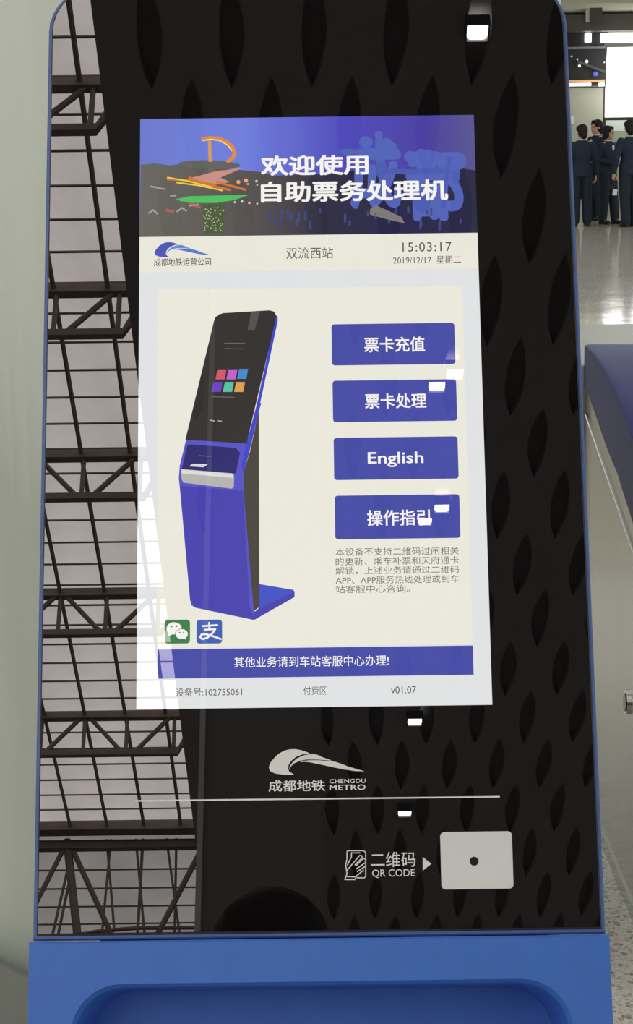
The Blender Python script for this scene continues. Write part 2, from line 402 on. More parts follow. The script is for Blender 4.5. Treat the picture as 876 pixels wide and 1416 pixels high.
rings = [[bm.verts.new(W(*p, -.088)) for p in outer], [bm.verts.new(W(*p, nf - .002)) for p in outer],
         [bm.verts.new(W(p[0] * .994, (p[1] - (LB + vb) / 2) * .985 + (LB + vb) / 2, nf)) for p in outer],
         [bm.verts.new(W(*p, nf)) for p in hole],
         [bm.verts.new(W(p[0] * .985, (p[1] - (rT + rBt) / 2) * .96 + (rT + rBt) / 2, nf - .006)) for p in hole],
         [bm.verts.new(W(p[0] * .955, (p[1] - (rT + rBt) / 2) *   .90 + (rT + rBt) / 2, -.085)) for p in hole]]
for A, B in zip(rings, rings[1:]):
    for i in range(k): bm.faces.new((A[i], A[(i + 1) % k], B[(i + 1) % k], B[i]))
bm.faces.new(rings[-1])
bmesh.ops.remove_doubles(bm, verts=bm.verts, dist=1e-6)
front = from_bm('tray_surround', bm, M_blue, kiosk); front['label'] = 'bright blue lower front with a rounded tray recess'
# body below: front leans back to the floor, dark spine behind, base plate
a = W(0, vb, nf); b_ = W(0, vb, -.085)
bm = bmesh.new(); fs = extrude_x(bm, [(a.y, a.z), (a.y + .055, .07), (a.y + .20, .07), (a.y + .20, a.z + .02), (b_.y + .02, b_.z)], LU0, LU1); from_bm('lower_body', bm, M_blue, kiosk)
u_, l_ = W(0, .1, -.041), W(0, vb, -.12); u2_ = W(0, -.50, -.10)
bm = bmesh.new(); extrude_x(bm, [(u_.y, u_.z), (u2_.y, u2_.z), (l_.y, l_.z), (a.y + .21, .07), (2.12, .07), (2.12, u_.z - .05)], LU0 + .05, LU1 - .05); from_bm('rear_spine', bm, M_spine, kiosk)
bm = bmesh.new(); box(bm, (LU0, a.y + .03, 0.0), (LU1, 2.36, .068), bevel=.006); from_bm('base_plate', bm, M_blue, kiosk)
tray = []
bm = bmesh.new(); box(bm, (rL + .03, -.0, -.0), (rR - .03, .02, .045), bevel=.004)
for v in bm.verts: v.co = W(v.co.x, -.70 + v.co.z * .6, -.02 + v.co.y * 1.4)
from_bm('tray_lip', bm, M_silver, kiosk)

# ---- flat graphics on the panel
LAY = .00012
def poly(name, pts, material, parent, layer, px=True):
    q = [uv(*p) for p in pts] if px else pts
    return obj(name, [W(u, v, LAY * layer) for u, v in q], [list(range(len(q)))], material, parent)
def fixface(o):                                            # make flat graphics face the viewer
    me = o.data; bm = bmesh.new(); bm.from_mesh(me)
    for f in bm.faces:
        if f.normal.dot(pn) < 0: f.normal_flip()
    bm.to_mesh(me); bm.free()
def flat(name, pts, material, parent, layer, px=True):
    o = poly(name, pts, material, parent, layer, px); fixface(o); return o
def rectpx(x0, y0, x1, y1, r=0):
    a = uv((x0 + x1) / 2, y1)[1], uv((x0 + x1) / 2, y0)[1]; c = uv(x0, (y0 + y1) / 2)[0], uv(x1, (y0 + y1) / 2)[0]
    return rrect(c[0], a[0], c[1], a[1], r, 5) if r else [(c[0], a[0]), (c[1], a[0]), (c[1], a[1]), (c[0], a[1])]
def stroke(name, lines, wpx, material, parent, layer):
    vs, fs = [], []
    wd = wpx / 1400.0
    for L in lines:
        q = [Vector(uv(*p)) for p in L]
        for a, b in zip(q, q[1:]):
            d = (b - a); 
            if d.length < 1e-6: continue
            d.normalize(); n = Vector((-d.y, d.x)) * wd / 2; e = d * wd * .3
            i = len(vs); vs += [W(*(a - e + n), LAY * layer), W(*(a - e - n), LAY * layer), W(*(b + e - n), LAY * layer), W(*(b + e + n), LAY * layer)]; fs.append([i, i + 1, i + 2, i + 3])
    o = obj(name, vs, fs, material, parent); fixface(o); return o
def text(name, s, x0, x1, y0, y1, material, parent, layer, bold=0.0, space=1.0, keep=False):
    cu = bpy.data.curves.new('tmp', 'FONT'); cu.body = s; cu.size = 1; cu.resolution_u = 3; cu.space_character = space
    o = bpy.data.objects.new('tmp', cu); COL.objects.link(o)
    dg = bpy.context.evaluated_depsgraph_get(); dg.update(); me = bpy.data.meshes.new_from_object(o.evaluated_get(dg))
    bpy.data.objects.remove(o); bpy.data.curves.remove(cu)
    X = [v.co.x for v in me.vertices]; Y = [v.co.y for v in me.vertices]
    mx0, mx1, my0, my1 = min(X), max(X), min(Y), max(Y)
    ym, xm = (y0 + y1) / 2, (x0 + x1) / 2
    u0, u1 = uv(x0, ym)[0], uv(x1, ym)[0]; v0, v1 = uv(xm, y1)[1], uv(xm, y0)[1]
    sx = (u1 - u0) / (mx1 - mx0); sy = (v1 - v0) / (my1 - my0)
    vs, fs = [], []
    q = bold
    sh = [(0, 0)] if bold == 0 else [(q * a, q * b) for a, b in ((0, 0), (1, 0), (-1, 0), (0, .8), (0, -.8), (.7, .6), (-.7, .6), (.7, -.6), (-.7, -.6))]
    wu, hu = (mx1 - mx0 + 2 * q), (my1 - my0 + 1.6 * q); sx = (u1 - u0) / wu; sy = (v1 - v0) / hu
    for k_, (a, b) in enumerate(sh):
        n_ = len(vs)
        vs += [W(u0 + (v.co.x - mx0 + q + a) * sx, v0 + (v.co.y - my0 + .8 * q + b) * sy, LAY * layer + k_ * 4e-6) for v in me.vertices]
        fs += [[i + n_ for i in p.vertices] for p in me.polygons]
    bpy.data.meshes.remove(me)
    o = obj(name, vs, fs, material, parent); fixface(o); return o

# screen ground
def gradmat(name, axis, stops, s=1.0):
    m = mat(name, (0, 0, 0), 0.0, 0, GLASS_IOR, emit=(1, 1, 1), estr=s); nt = m.node_tree; b = nt.nodes['Principled BSDF']
    tc = nt.nodes.new('ShaderNodeTexCoord'); sp = nt.nodes.new('ShaderNodeSeparateXYZ'); r = nt.nodes.new('ShaderNodeValToRGB')
    nt.links.new(tc.outputs['Generated'], sp.inputs[0]); nt.links.new(sp.outputs[axis], r.inputs[0]); nt.links.new(r.outputs[0], b.inputs['Emission Color'])
    e = r.color_ramp.elements; e[0].position = stops[0][0]; e[0].color = (*lin(stops[0][1]), 1); e[1].position = stops[-1][0]; e[1].color = (*lin(stops[-1][1]), 1)
    for p, c in stops[1:-1]: q = e.new(p); q.color = (*lin(c), 1)
    return m
SU0, SU1, SV0, SV1 = -.1682, .1680, -.2980, .2980
bm = bmesh.new(); slab(bm, [(SU0, SV0), (SU1, SV0), (SU1, SV1), (SU0, SV1)], .00005, LAY * 1)
screen = from_bm('display_screen', bm, scr('#e0e2e3'), kiosk); screen['label'] = 'large lit portrait touch screen'
# thin dark lip round the lit area
flat('screen_card', rectpx(218, 398, 647, 893), scr('#eae8da'), screen, 2, False)
flat('header_band', [(SU0, uv(430, 374)[1]), (SU1, uv(430, 374)[1]), (SU1, uv(430, 325)[1]), (SU0, uv(430, 325)[1])], scr('#e9e7da'), screen, 2, False)
bv = uv(430, 325)[1]
flat('banner_sky', [(SU0, bv), (SU1, bv), (SU1, SV1), (SU0, SV1)], gradmat('banner_dusk_sky', 0, [(0, '#6c7acc'), (.3, '#6f7edc'), (.6, '#4f4abb'), (.85, '#4a3fa0'), (1, '#5a5490')]), screen, 3, False)
hz = [(195, 228), (215, 226), (235, 229), (250, 227), (330, 235), (360, 238), (380, 243), (470, 240), (500, 233), (520, 240), (560, 236), (600, 240), (640, 233), (658, 236)]
flat('banner_ground', [(u, v) for u, v in [(SU0, bv)] + [(max(SU0, uv(*p)[0]), uv(*p)[1]) for p in hz[:-1]] + [(SU1, uv(658, 236)[1]), (SU1, bv)]],
     gradmat('banner_city_reflection_wash', 0, [(0, '#68675f'), (.35, '#55504f'), (.55, '#2e2c42'), (.8, '#26244a'), (1, '#2b2a44')]), screen, 4, False)  # grey left end has the wash of the reflected roof painted in
# brush characters behind the title

def ell(cx, cy, rx, ry, n=24, rot=0.0):
    return [(cx + rx * math.cos(t) * math.cos(rot) - ry * math.sin(t) * math.sin(rot), cy + rx * math.cos(t) * math.sin(rot) + ry * math.sin(t) * math.cos(rot)) for t in [2 * PI * k / n for k in range(n)]]
BR = scr('#5263b8'); BR2 = scr('#4a5bb0')
text('banner_brush_lettering', '成', 484, 556, 190, 290, BR, screen, 5, bold=.045)
text('banner_brush_lettering', '都', 560, 642, 206, 306, BR, screen, 5, bold=.045)
def zb(x, y): return (340 + x / 2.826, 180 + y / 2.826)
for x, y, rx, ry in ((470, 48, 27, 24), (520, 18, 16, 15), (530, 155, 22, 36), (682, 112, 46, 30), (645, 104, 26, 22), (712, 96, 22, 20), (760, 126, 24, 20), (822, 122, 42, 36), (400, 85, 34, 12), (820, 175, 18, 40), (690, 280, 34, 42)):
    cx_, cy_ = zb(x, y); flat('banner_brush_blot', ell(cx_, cy_, rx / 2.826, ry / 2.826, 18), BR2 if y > 140 else BR, screen, 5.3)
stroke('banner_brush_stroke', [[zb(385, 92), zb(450, 80), zb(580, 70)]], 5.5, BR, screen, 5.4)
stroke('banner_brush_stroke', [[zb(570, 160), zb(640, 165), zb(770, 158)]], 8, BR2, screen, 5.4)
stroke('banner_brush_stroke', [[zb(795, 110), zb(785, 200), zb(772, 300)]], 7, BR2, screen, 5.4)
flat('banner_tower_column', [(281, 284), (312, 282), (309, 322), (283, 323)], scr('#4d5a3c'), screen, 6)
sp_ = [[(x, y), (x + random.uniform(-2, 2), y + random.uniform(-2, 2))] for x, y in [(random.uniform(283, 309), random.uniform(286, 320)) for _ in range(60)]]
gl_ = stroke('banner_tower_glitter', sp_, 1.2, scr('#a8b48a'), screen, 7)
flat('banner_tower_crown', ell(290, 228, 43, 6, rot=.03), scr('#62625e'), screen, 6)
flat('banner_tower_neck', [(288, 232), (298, 232), (298, 256), (288, 256)], scr('#6d6260'), screen, 6)
flat('banner_pink_beam', [(262, 247), (300, 237), (335, 233), (305, 246), (318, 252), (298, 256)], scr('#c98f84'), screen, 7)
stroke('banner_orange_light_trail', [[(232, 248), (262, 250), (298, 256)], [(262, 246), (285, 256), (318, 263)], [(300, 252), (340, 263)]], 3.2, scr('#d8752e'), screen, 8)
stroke('banner_yellow_light_trail', [[(232, 246), (260, 251), (292, 259)], [(245, 253), (275, 257), (308, 264)]], 2.0, scr('#ead04a'), screen, 9)
flat('banner_green_disc', [(243, 276), (262, 272), (300, 271), (345, 270), (325, 277), (300, 281), (270, 281), (252, 279)], scr('#4fc060'), screen, 9)
stroke('banner_tower_mast', [[(290, 196), (291, 223)]], 4.5, scr('#d89a4e'), screen, 7)
stroke('banner_tower_hook', [[(280, 193), (290, 191), (303, 192), (314, 197), (322, 204), (325, 212), (322, 219), (315, 224)]], 5.0, scr('#e0883c'), screen, 8)
stroke('banner_tower_hook_glint', [[(281, 195), (292, 193), (304, 195), (315, 201), (321, 209)]], 1.6, scr('#f3e070'), screen, 9)
for x, y, r, c in ((330, 252, 2.8, '#e8a070'), (340.5, 250, 2.8, '#f0a878'), (343, 255, 1.6, '#e89a5c'), (355, 251, 1.8, '#c8c4b8'), (356, 256, 1.4, '#b8b4a8'), (325, 280, 1.6, '#d8c8b0'), (335, 279, 1.6, '#e0d8c8'), (345, 281, 1.8, '#d8b898'), (356, 282, 1.5, '#c0b8a8')):
    flat('banner_street_lamp', ell(x, y, r, r, 10), scr(c), screen, 8)
gc_ = stroke('banner_crowd_lights', [[(206, 295), (212, 291), (218, 296)], [(245, 293), (252, 288), (258, 292)], [(262, 285), (275, 283)], [(208, 258), (228, 262)], [(236, 271), (243, 271)]], 2.2, scr('#a3a39c'), screen, 8)
stroke('banner_red_lights', [[(231, 291), (240, 293)], [(262, 281), (276, 287)]], 4, scr('#b0605a'), screen, 8)
gw_ = stroke('banner_blue_windows', [[(x, y), (x, y + random.uniform(4, 12))] for x, y in [(random.uniform(370, 640), random.uniform(286, 308)) for _ in range(26)]], 3, scr('#3c4a86'), screen, 6)
for o in (gl_, gw_, gc_): o['kind'] = 'stuff'
flat('banner_lit_roof', [(512, 290), (520, 284), (555, 300), (560, 309), (545, 306), (512, 297)], scr('#7d7a76'), screen, 6)
WH = scr('#f4f2ee')
text('banner_title', '欢迎使用', 361, 510, 215, 243, WH, screen, 10, bold=.03)
text('banner_title', '自助票务处理机', 361, 620, 250, 279, WH, screen, 10, bold=.03)
# metro logo (shapes shared by the screen header and the printed front)
LG1 = [(88, 215), (92, 195), (104, 172), (140, 130), (170, 108), (205, 91), (240, 83), (275, 82), (310, 88), (345, 98), (380, 112), (330, 118), (280, 138), (245, 168), (228, 195), (225, 218), (232, 240), (270, 265), (200, 265), (130, 255), (98, 238)]
LG2 = [(232, 225), (236, 208), (250, 185), (285, 150), (340, 125), (405, 115), (440, 125), (470, 140), (540, 165), (450, 157), (360, 155), (310, 165), (270, 182), (245, 205)]
LG3 = [(310, 175), (335, 166), (380, 161), (450, 162), (560, 172), (610, 188), (650, 205), (768, 240), (700, 238), (620, 226), (560, 214), (450, 190), (380, 176), (340, 172)]
def logo(ox, oy, s, mats, parent, layer, nm):
    for L, mt in zip((LG1, LG2, LG3), mats): flat(nm, [(ox + x * s, oy + y * s) for x, y in L], mt, parent, layer)
s = 78 / 680.0
logo(214 - 88 * s, 335 - 82 * s, s, (scr('#4e58b4'), scr('#5f8ad0'), scr('#5a78c8')), screen, 4, 'header_logo')
G5 = scr('#55524c'); G7 = scr('#6f6c64')
text('header_logo_lettering', '成都地铁运营公司', 213, 292, 357, 368, G5, screen, 4, bold=.008)
text('station_name', '双流西站', 396, 461, 342, 358, G5, screen, 4)
text('clock_lettering', '15:03:17', 557, 625, 335, 348, G5, screen, 4, space=1.12)
text('date_lettering', '2019/12/17  星期二', 544, 638, 354, 365, G5, screen, 4)
# four buttons
for (x0, y0, x1, y1, s_, a, b, c, d) in ((459, 447.5, 629.5, 504.5, '票卡充值', 504, 588, 466, 487), (460.5, 525.5, 632, 583, '票卡处理', 505, 590, 544, 565),
                                     (462, 604.5, 634, 663, 'English', 509, 586, 625, 646), (463.5, 684.5, 636.5, 745, '操作指引', 508, 595, 705, 727)):
    flat('screen_button', rectpx(x0, y0, x1, y1, .003), scr('#474da6'), screen, 3, False)
    text('button_lettering', s_, a, b, c, d, WH, screen, 5, bold=.02 if s_ != 'English' else .015)
for i, (s_, x1) in enumerate((('本设备不支持二维码过闸相关', 635), ('的更新、乘车补票和天府通卡', 635), ('解锁，上述业务请通过二维码', 635), ('APP、APP服务热线处理或到车', 635), ('站客服中心咨询。', 567))):
    text('notice_lettering', s_, 464.5, x1, 757 + i * 13, 768 + i * 13, G7, screen, 4)
# bottom bar, footer
flat('service_bar', [(uv(218, 915)[0], uv(430, 936)[1]), (uv(655, 915)[0], uv(430, 936)[1]), (uv(655, 915)[0], uv(430, 895.5)[1]), (uv(218, 915)[0], uv(430, 895.5)[1])], scr('#474da6'), screen, 3, False)
text('service_bar_lettering', '其他业务请到车站客服中心办理!', 324, 538, 907, 922, WH, screen, 5, bold=.004)
text('footer_lettering', '设备号:102755061', 243, 335, 951, 963, G5, screen, 4)
text('footer_lettering', '付费区', 420, 452, 949, 961, G5, screen, 4)
text('footer_lettering', 'v01.07', 541, 576, 949, 959, G5, screen, 4)
# pay badges
flat('green_chat_badge', rectpx(228, 857, 263, 890, .003), scr('#3f7f48'), screen, 3, False)
flat('chat_bubble', ell(241, 869, 10.5, 8.5), WH, screen, 4); flat('chat_bubble_tail', [(234, 873), (239, 877), (233, 880)], WH, screen, 4)
flat('chat_bubble', ell(251.5, 877, 9.3, 7.6), scr('#3f7f48'), screen, 5); flat('chat_bubble', ell(251.5, 877, 8.5, 6.8), WH, screen, 6); flat('chat_bubble_tail', [(254, 881), (258, 880), (257, 885)], WH, screen, 6)
for ex, ey, er, ly in ((237.5, 866.5, 1.3, 7), (244.5, 866, 1.3, 7), (248.8, 875, 1.1, 7), (254.3, 874.7, 1.1, 7)): flat('chat_bubble_eye', ell(ex, ey, er, er, 8), scr('#3f7f48'), screen, ly)
flat('blue_pay_badge', rectpx(272, 857, 307.5, 890, .003), scr('#4360b4'), screen, 3, False)
stroke('pay_badge_mark', [[(280, 866), (300, 864.5)], [(289.5, 861), (290, 870)], [(283, 871), (298, 870), (294, 876), (287, 882), (280, 884), (277, 881), (279, 877.5), (285, 877), (295, 880), (306, 884)]], 2.4, WH, screen, 5)
# picture of the kiosk on the screen
def zp(*pts): return [(210 + x / 2.833, 400 + y / 2.833) for x, y in pts]
BL, BL2, BL3 = scr('#4a43ae'), scr('#5854c2'), scr('#332e92')
flat('pictured_kiosk_body', zp((135, 588), (372, 603), (412, 450), (430, 445), (420, 480), (380, 650), (362, 712), (368, 800), (404, 1255), (400, 1296), (172, 1248), (155, 1238), (150, 1215), (112, 800), (106, 740), (110, 690)), BL2, screen, 3)
flat('pictured_kiosk_edge', zp((478, 92), (494, 108), (494, 126), (424, 452), (380, 650), (358, 716), (352, 690), (372, 603), (412, 450), (486, 110)), scr('#4048c8'), screen, 4)
flat('pictured_kiosk_front', zp((112, 770), (358, 790), (384, 1245), (404, 1296), (172, 1248), (150, 1215)), BL, screen, 4)
flat('pictured_kiosk_face', zp((262, 100), (280, 94), (462, 83), (480, 88), (488, 104), (486, 120), (372, 605), (132, 590), (244, 125), (250, 110)), scr('#33302f'), screen, 5)
flat('pictured_kiosk_glare', zp((390, 90), (424, 88), (404, 160), (376, 160)), scr('#55524f'), screen, 6)
flat('pictured_kiosk_spine', zp((420, 478), (422, 1245), (400, 1262), (360, 790), (362, 712), (384, 640)), scr('#4a463f'), screen, 6)
flat('pictured_kiosk_base', zp((421, 1155), (556, 1178), (560, 1186), (418, 1252)), scr('#4553c4'), screen, 5)
flat('pictured_kiosk_base_edge', zp((560, 1184), (560, 1206), (402, 1296), (398, 1268), (418, 1252)), BL, screen, 5)
flat('pictured_kiosk_tray', zp((150, 608), (330, 622), (346, 640), (330, 722), (118, 705), (138, 615)), scr('#2f2b6e'), screen, 5)
flat('pictured_kiosk_card', zp((160, 684), (220, 686), (203, 698), (147, 694)), scr('#d8d8dc'), screen, 6)
flat('pictured_kiosk_drawer', zp((115, 705), (316, 722), (323, 730), (322, 775), (314, 782), (124, 758), (117, 745)), scr('#b5b4b2'), screen, 7)
flat('pictured_kiosk_drawer_shine', zp((117, 707), (316, 724), (320, 740), (118, 722)), scr('#dddcd8'), screen, 8)
for x, y, c in ((255, 315, '#d4586a'), (298, 315, '#c060c8'), (340, 313, '#4a88c8'), (240, 364, '#6a42c8'), (284, 364, '#58c0a8'), (328, 364, '#dca050')):
    flat('pictured_screen_tile', zp((x + 3, y), (x + 38, y), (x + 31, y + 39), (x - 5, y + 39)), scr(c), screen, 7)
for L_ in (zp((285, 212), (365, 212)), zp((288, 233), (360, 235)), zp((235, 422), (325, 424)), zp((186, 652), (232, 656))): stroke('pictured_kiosk_writing', [L_], .8, scr('#77737a'), screen, 7)
stroke('pictured_kiosk_logo', [zp((230, 514), (246, 517)), zp((258, 516), (274, 518))], 1.6, scr('#a8a6a2'), screen, 7)

# printed marks on the black glass
s = 1 / 5.153
logo(355, 1020, s, (M_print,) * 3, glass, 1, 'metro_logo')
text('logo_lettering', '成都地铁', 371.5, 450, 1078.5, 1094.5, M_print, glass, 1, bold=.015)
text('logo_lettering', 'CHENGDU', 456, 506, 1077, 1083, M_print, glass, 1, bold=.01, space=1.05)
text('logo_lettering', 'METRO', 456, 506, 1085, 1092.5, M_print, glass, 1, bold=.02, space=1.05)
stroke('divider_line', [[(188, 1107.5), (691, 1101.8)]], 2.0, M_print, glass, 1)
text('scanner_lettering', '二维码', 513, 575, 1178, 1199, M_print, glass, 1, bold=.004)
text('scanner_lettering', 'QR CODE', 515, 574, 1202, 1214, M_print, glass, 1)
flat('arrow_mark', [(585, 1185), (597, 1194.5), (585, 1204)], M_print, glass, 1)
def z6(*pts): return [(180 + x / 1.6222, 1000 + y / 1.6222) for x, y in pts]
stroke('hand_and_phone_icon', [z6((487, 288), (489, 286), (524, 286), (529, 290), (529, 344), (526, 347), (510, 347)), z6((487, 288), (487, 305), (484, 318), (487, 338), (482, 351), (505, 351), (509, 342), (524, 330)),
        z6((497, 290), (497, 300), (488, 318)), z6((497, 291), (516, 291)), z6((487, 330), (500, 315), (515, 297), (520, 297), (521, 302), (505, 318)), z6((507, 320), (524, 303), (528, 306)), z6((508, 327), (528, 313)), z6((510, 333), (527, 322)), z6((484, 344), (508, 345))], 1.3, M_print, glass, 1)
# scanner window
q0, q1 = uv(610, 1190), uv(709.5, 1190); r0_, r1_ = uv(660, 1229.5)[1], uv(660, 1150)[1]
bm = bmesh.new(); slab(bm, rrect(q0[0], r0_, q1[0], r1_, .004, 5), .00005, .0012, ch=.0004); sw = from_bm('scanner_window', bm, M_plate, kiosk); sw['label'] = 'pale rectangular scanner window'
cu_, cv_ = uv(656, 1191)
bm = bmesh.new(); slab(bm, [(cu_ + .0042 * math.cos(2 * PI * k / 20), cv_ + .0042 * math.sin(2 * PI * k / 20)) for k in range(20)], .0009, .0016, ch=.0003); from_bm('scanner_lens', bm, M_lens, sw)

# ------------------------------------------------------------------ big round column at the left
bm = bmesh.new()
R = .55; cx, cy = -.12, 3.60
n = 96; A = [bm.verts.new((cx + R * math.cos(2 * PI * k / n), cy + R * math.sin(2 * PI * k / n), 0)) for k in range(n)]; B = [bm.verts.new((v.co.x, v.co.y, 8)) for v in A]
for k in range(n): bm.faces.new((A[k], A[(k + 1) % n], B[(k + 1) % n], B[k]))
bm.faces.new(A[::-1]); bm.faces.new(B)
pc = from_bm('trim_2', bm, mat('pale_green_grey_satin_metal', (.88, 1.0, .96), .34, 0.6, 1.45, noise=.05, scale=2.2, stretch=(3, 3, .5)), smooth=True); tag(pc, 'smooth pale green-grey round column behind the left edge of the kiosk', kind='structure')
bm = bmesh.new(); n = 48
tube(bm, [(cx, cy, 0), (cx, cy, .12)], R + .012, 64); from_bm('baseboard', bm, mat('grey_column_plinth', (.2, .22, .2), .4), pc)

# ------------------------------------------------------------------ fare gate at the right
M_gsteel = mat('brushed_stainless_steel', (.36, .355, .31), .2, 1.0, noise=.06, scale=2.0, bump=.8, stretch=(1, 1, .6))
M_gblue = mat('glossy_indigo_gate_cap', (.028, .034, .22), .35, 0, 1.45, spec=.12)
M_gside = mat('grey_blue_gate_cheek', (.06, .07, .18), .45, spec=.1)
M_pale = mat('pale_gate_top', (.52, .52, .47), .35, 0.2, noise=.03)
gate = thing('fare_gate', (.9, 4.2, 0), 'stainless steel fare gate with a curved indigo cap, beside the kiosk on the right', 'gate')
GX = .602
side = [(4.47, 0), (4.47, .885), (4.30, .845), (4.0, .774), (3.80, .722), (3.60, .655), (3.45, .56), (3.38, .42), (3.36, .0)]
bm = bmesh.new(); extrude_x(bm, side, GX, GX + .30); bmesh.ops.bevel(bm, geom=[e for e in bm.edges if abs(e.verts[0].co.x - e.verts[1].co.x) < 1e-5], offset=.004, segments=2, affect='EDGES'); from_bm('cabinet', bm, M_gsteel, gate)
mid = [(4.50, .89), (4.48, .945), (4.30, .90), (4.0, .82), (3.80, .768), (3.60, .70), (3.43, .60), (3.36, .45), (3.38, .42), (3.45, .56), (3.60, .655), (3.80, .722), (4.0, .774), (4.30, .845)]
bm = bmesh.new(); extrude_x(bm, mid, GX + .003, GX + .297); from_bm('steel_shoulder', bm, M_gsteel, gate)
bot = [(4.50, .945), (4.30, .897), (4.0, .815), (3.80, .762), (3.60, .69), (3.43, .59), (3.36, .45)]
top = [(3.335, .47), (3.38, .66), (3.52, .80), (3.70, .89), (3.90, .955), (4.10, .998), (4.30, 1.024), (4.50, 1.03)]
bm = bmesh.new()
def cr(P, n=5):
    out = []
    for i in range(len(P) - 1):
        p0, p1, p2, p3 = [Vector(P[max(0, min(len(P) - 1, i + d))]) for d in (-1, 0, 1, 2)]
        for k in range(n):
            t = k / n; out.append(tuple(.5 * ((2 * p1) + (p2 - p0) * t + (2 * p0 - 5 * p1 + 4 * p2 - p3) * t * t + (3 * p1 - p0 - 3 * p2 + p3) * t ** 3)))
    return out + [P[-1]]
prof = cr(bot) + cr(top)
def cap(bm, x, ins, prof):
    c = Vector((4.0, .86)); out = []
    for y, z in prof:
        v = c - Vector((y, z)); v = v.normalized() * min(ins, v.length) if ins else v * 0
        out.append(bm.verts.new((x, y, z + v.y * 1.0)))
    return out
LV = [(GX, .014), (GX + .0015, .008), (GX + .005, .003), (GX + .011, .0007), (GX + .02, 0), (GX + .28, 0), (GX + .289, .0007), (GX + .295, .003), (GX + .2985, .008), (GX + .30, .014)]
Rg = [cap(bm, x, i, prof) for x, i in LV]; n = len(prof)
for A, B in zip(Rg, Rg[1:]):
    for k in range(n):
        f = bm.faces.new((A[k], A[(k + 1) % n], B[(k + 1) % n], B[k]))
bm.faces.new(Rg[0][::-1]).material_index = 1; bm.faces.new(Rg[-1]).material_index = 1
cp = from_bm('indigo_cap', bm, [M_gblue, M_gside], gate)
for p in cp.data.polygons: p.use_smooth = len(p.vertices) == 4
bm = bmesh.new(); box(bm, (GX - .012, 4.50, 0), (GX + .312, 5.45, .985), bevel=.01); from_bm('rear_cabinet', bm, M_pale, gate)
bm = bmesh.new(); tube(bm, [(GX - .001, 4.46, .877), (GX - .001, 3.62, .675)], .0022, 6); from_bm('panel_seam', bm, mat('bright_seam_steel', (.75, .75, .72), .2, 1.0), gate)
bm = bmesh.new(); tube(bm, [(GX - .006, 3.80, .405), (GX + .004, 3.80, .405)], .024, 24); lk = from_bm('lock_ring', bm, mat('chrome_lock', (.75, .75, .73), .15, 1.0), gate)
bm = bmesh.new(); tube(bm, [(GX - .008, 3.80, .405), (GX + .004, 3.80, .405)], .018, 20); from_bm('lock_barrel', bm, M_lens, lk)
bm = bmesh.new(); box(bm, (GX - .004, 3.35, 0), (GX + .304, 4.49, .03)); from_bm('plinth', bm, M_gsteel, gate)

# ------------------------------------------------------------------ far end of the hall
YW = 36.0
def rect3(name, px0, py0, px1, py1, Y, material, parent=None, depth=.1, bevel=0.0, front=0.0):
    a = atY(px0, py1, Y); b = atY(px1, py0, Y)
    bm = bmesh.new(); box(bm, (a.x, Y - front, a.z), (b.x, Y + depth, b.z), bevel=bevel); return from_bm(name, bm, material, parent)
M_fw = mat('beige_grey_wall_panel', (.50, .50, .42), .5, noise=.03, scale=.5)
M_beam = mat('olive_grey_beam', (.06, .058, .048), .6, noise=.08, scale=1)
M_soft = mat('cream_soffit', (.62, .60, .50), .6, noise=.05, scale=.4)
M_lit = mat('backlit_white_panel', (.8, .8, .8), .5, emit=(1.0, 1.0, .96), estr=3.0)
M_black = mat('black_board', (.010, .011, .013), .5)
zt = atY(800, 20, YW).z
bm = bmesh.new(); box(bm, (-12, YW, 0), (14, YW + .3, zt + .02)); wf = from_bm('wall_far', bm, M_fw); tag(wf, 'far wall of pale grey panels behind the group of people', kind='structure')
for xx in (4.75 + 1.35, 8.8, 11.2, 1.9, -.8, -3.5):     # wall panel joints as raised mullions
    if abs(xx - 6.1) < .1: continue
    bm = bmesh.new(); box(bm, (xx - .02, YW - .03, 0), (xx + .02, YW, 2.28)); from_bm('mullion', bm, M_beam, wf)
# cream soffit above the wall rises towards the viewer
bm = bmesh.new(); extrude_x(bm, [(YW + .3, zt), (YW - .5, zt), (YW - 5, zt + 1.6), (YW - 5, zt + 1.8), (YW + .3, zt + .4)], -12, 14); cs = from_bm('ceiling', bm, M_soft); tag(cs, 'cream soffit above the far wall', kind='structure')
for k in range(4):
    y = YW - 1.0 - k * 1.1; z = zt + (YW - .5 - y) / 4.5 * 1.6
    bm = bmesh.new(); box(bm, (-12, y - .02, z - .05), (14, y + .02, z + .02)); from_bm('soffit_batten', bm, M_fw, cs)
# beam, post
bm = bmesh.new(); a = atY(785, 43, YW - .6); b = atY(785, 21, YW - .6); box(bm, (-12, YW - .6, a.z), (14, YW - .1, b.z)); tr = from_bm('trim_3', bm, M_beam); tag(tr, 'dark olive beam across the far end of the hall', kind='structure')
a = atY(816, 22, YW - .7); b = atY(834, -30, YW - .7); bm = bmesh.new(); box(bm, (a.x, YW - .7, a.z - .1), (b.x, YW - .5, b.z + .5)); from_bm('beam_post', bm, M_beam, tr)
a = atY(816, 22, YW - .7); bm = bmesh.new(); box(bm, (a.x - .06, YW - .69, a.z - .1), (a.x, YW - .55, b.z + .5)); from_bm('post_flange', bm, M_fw, tr)
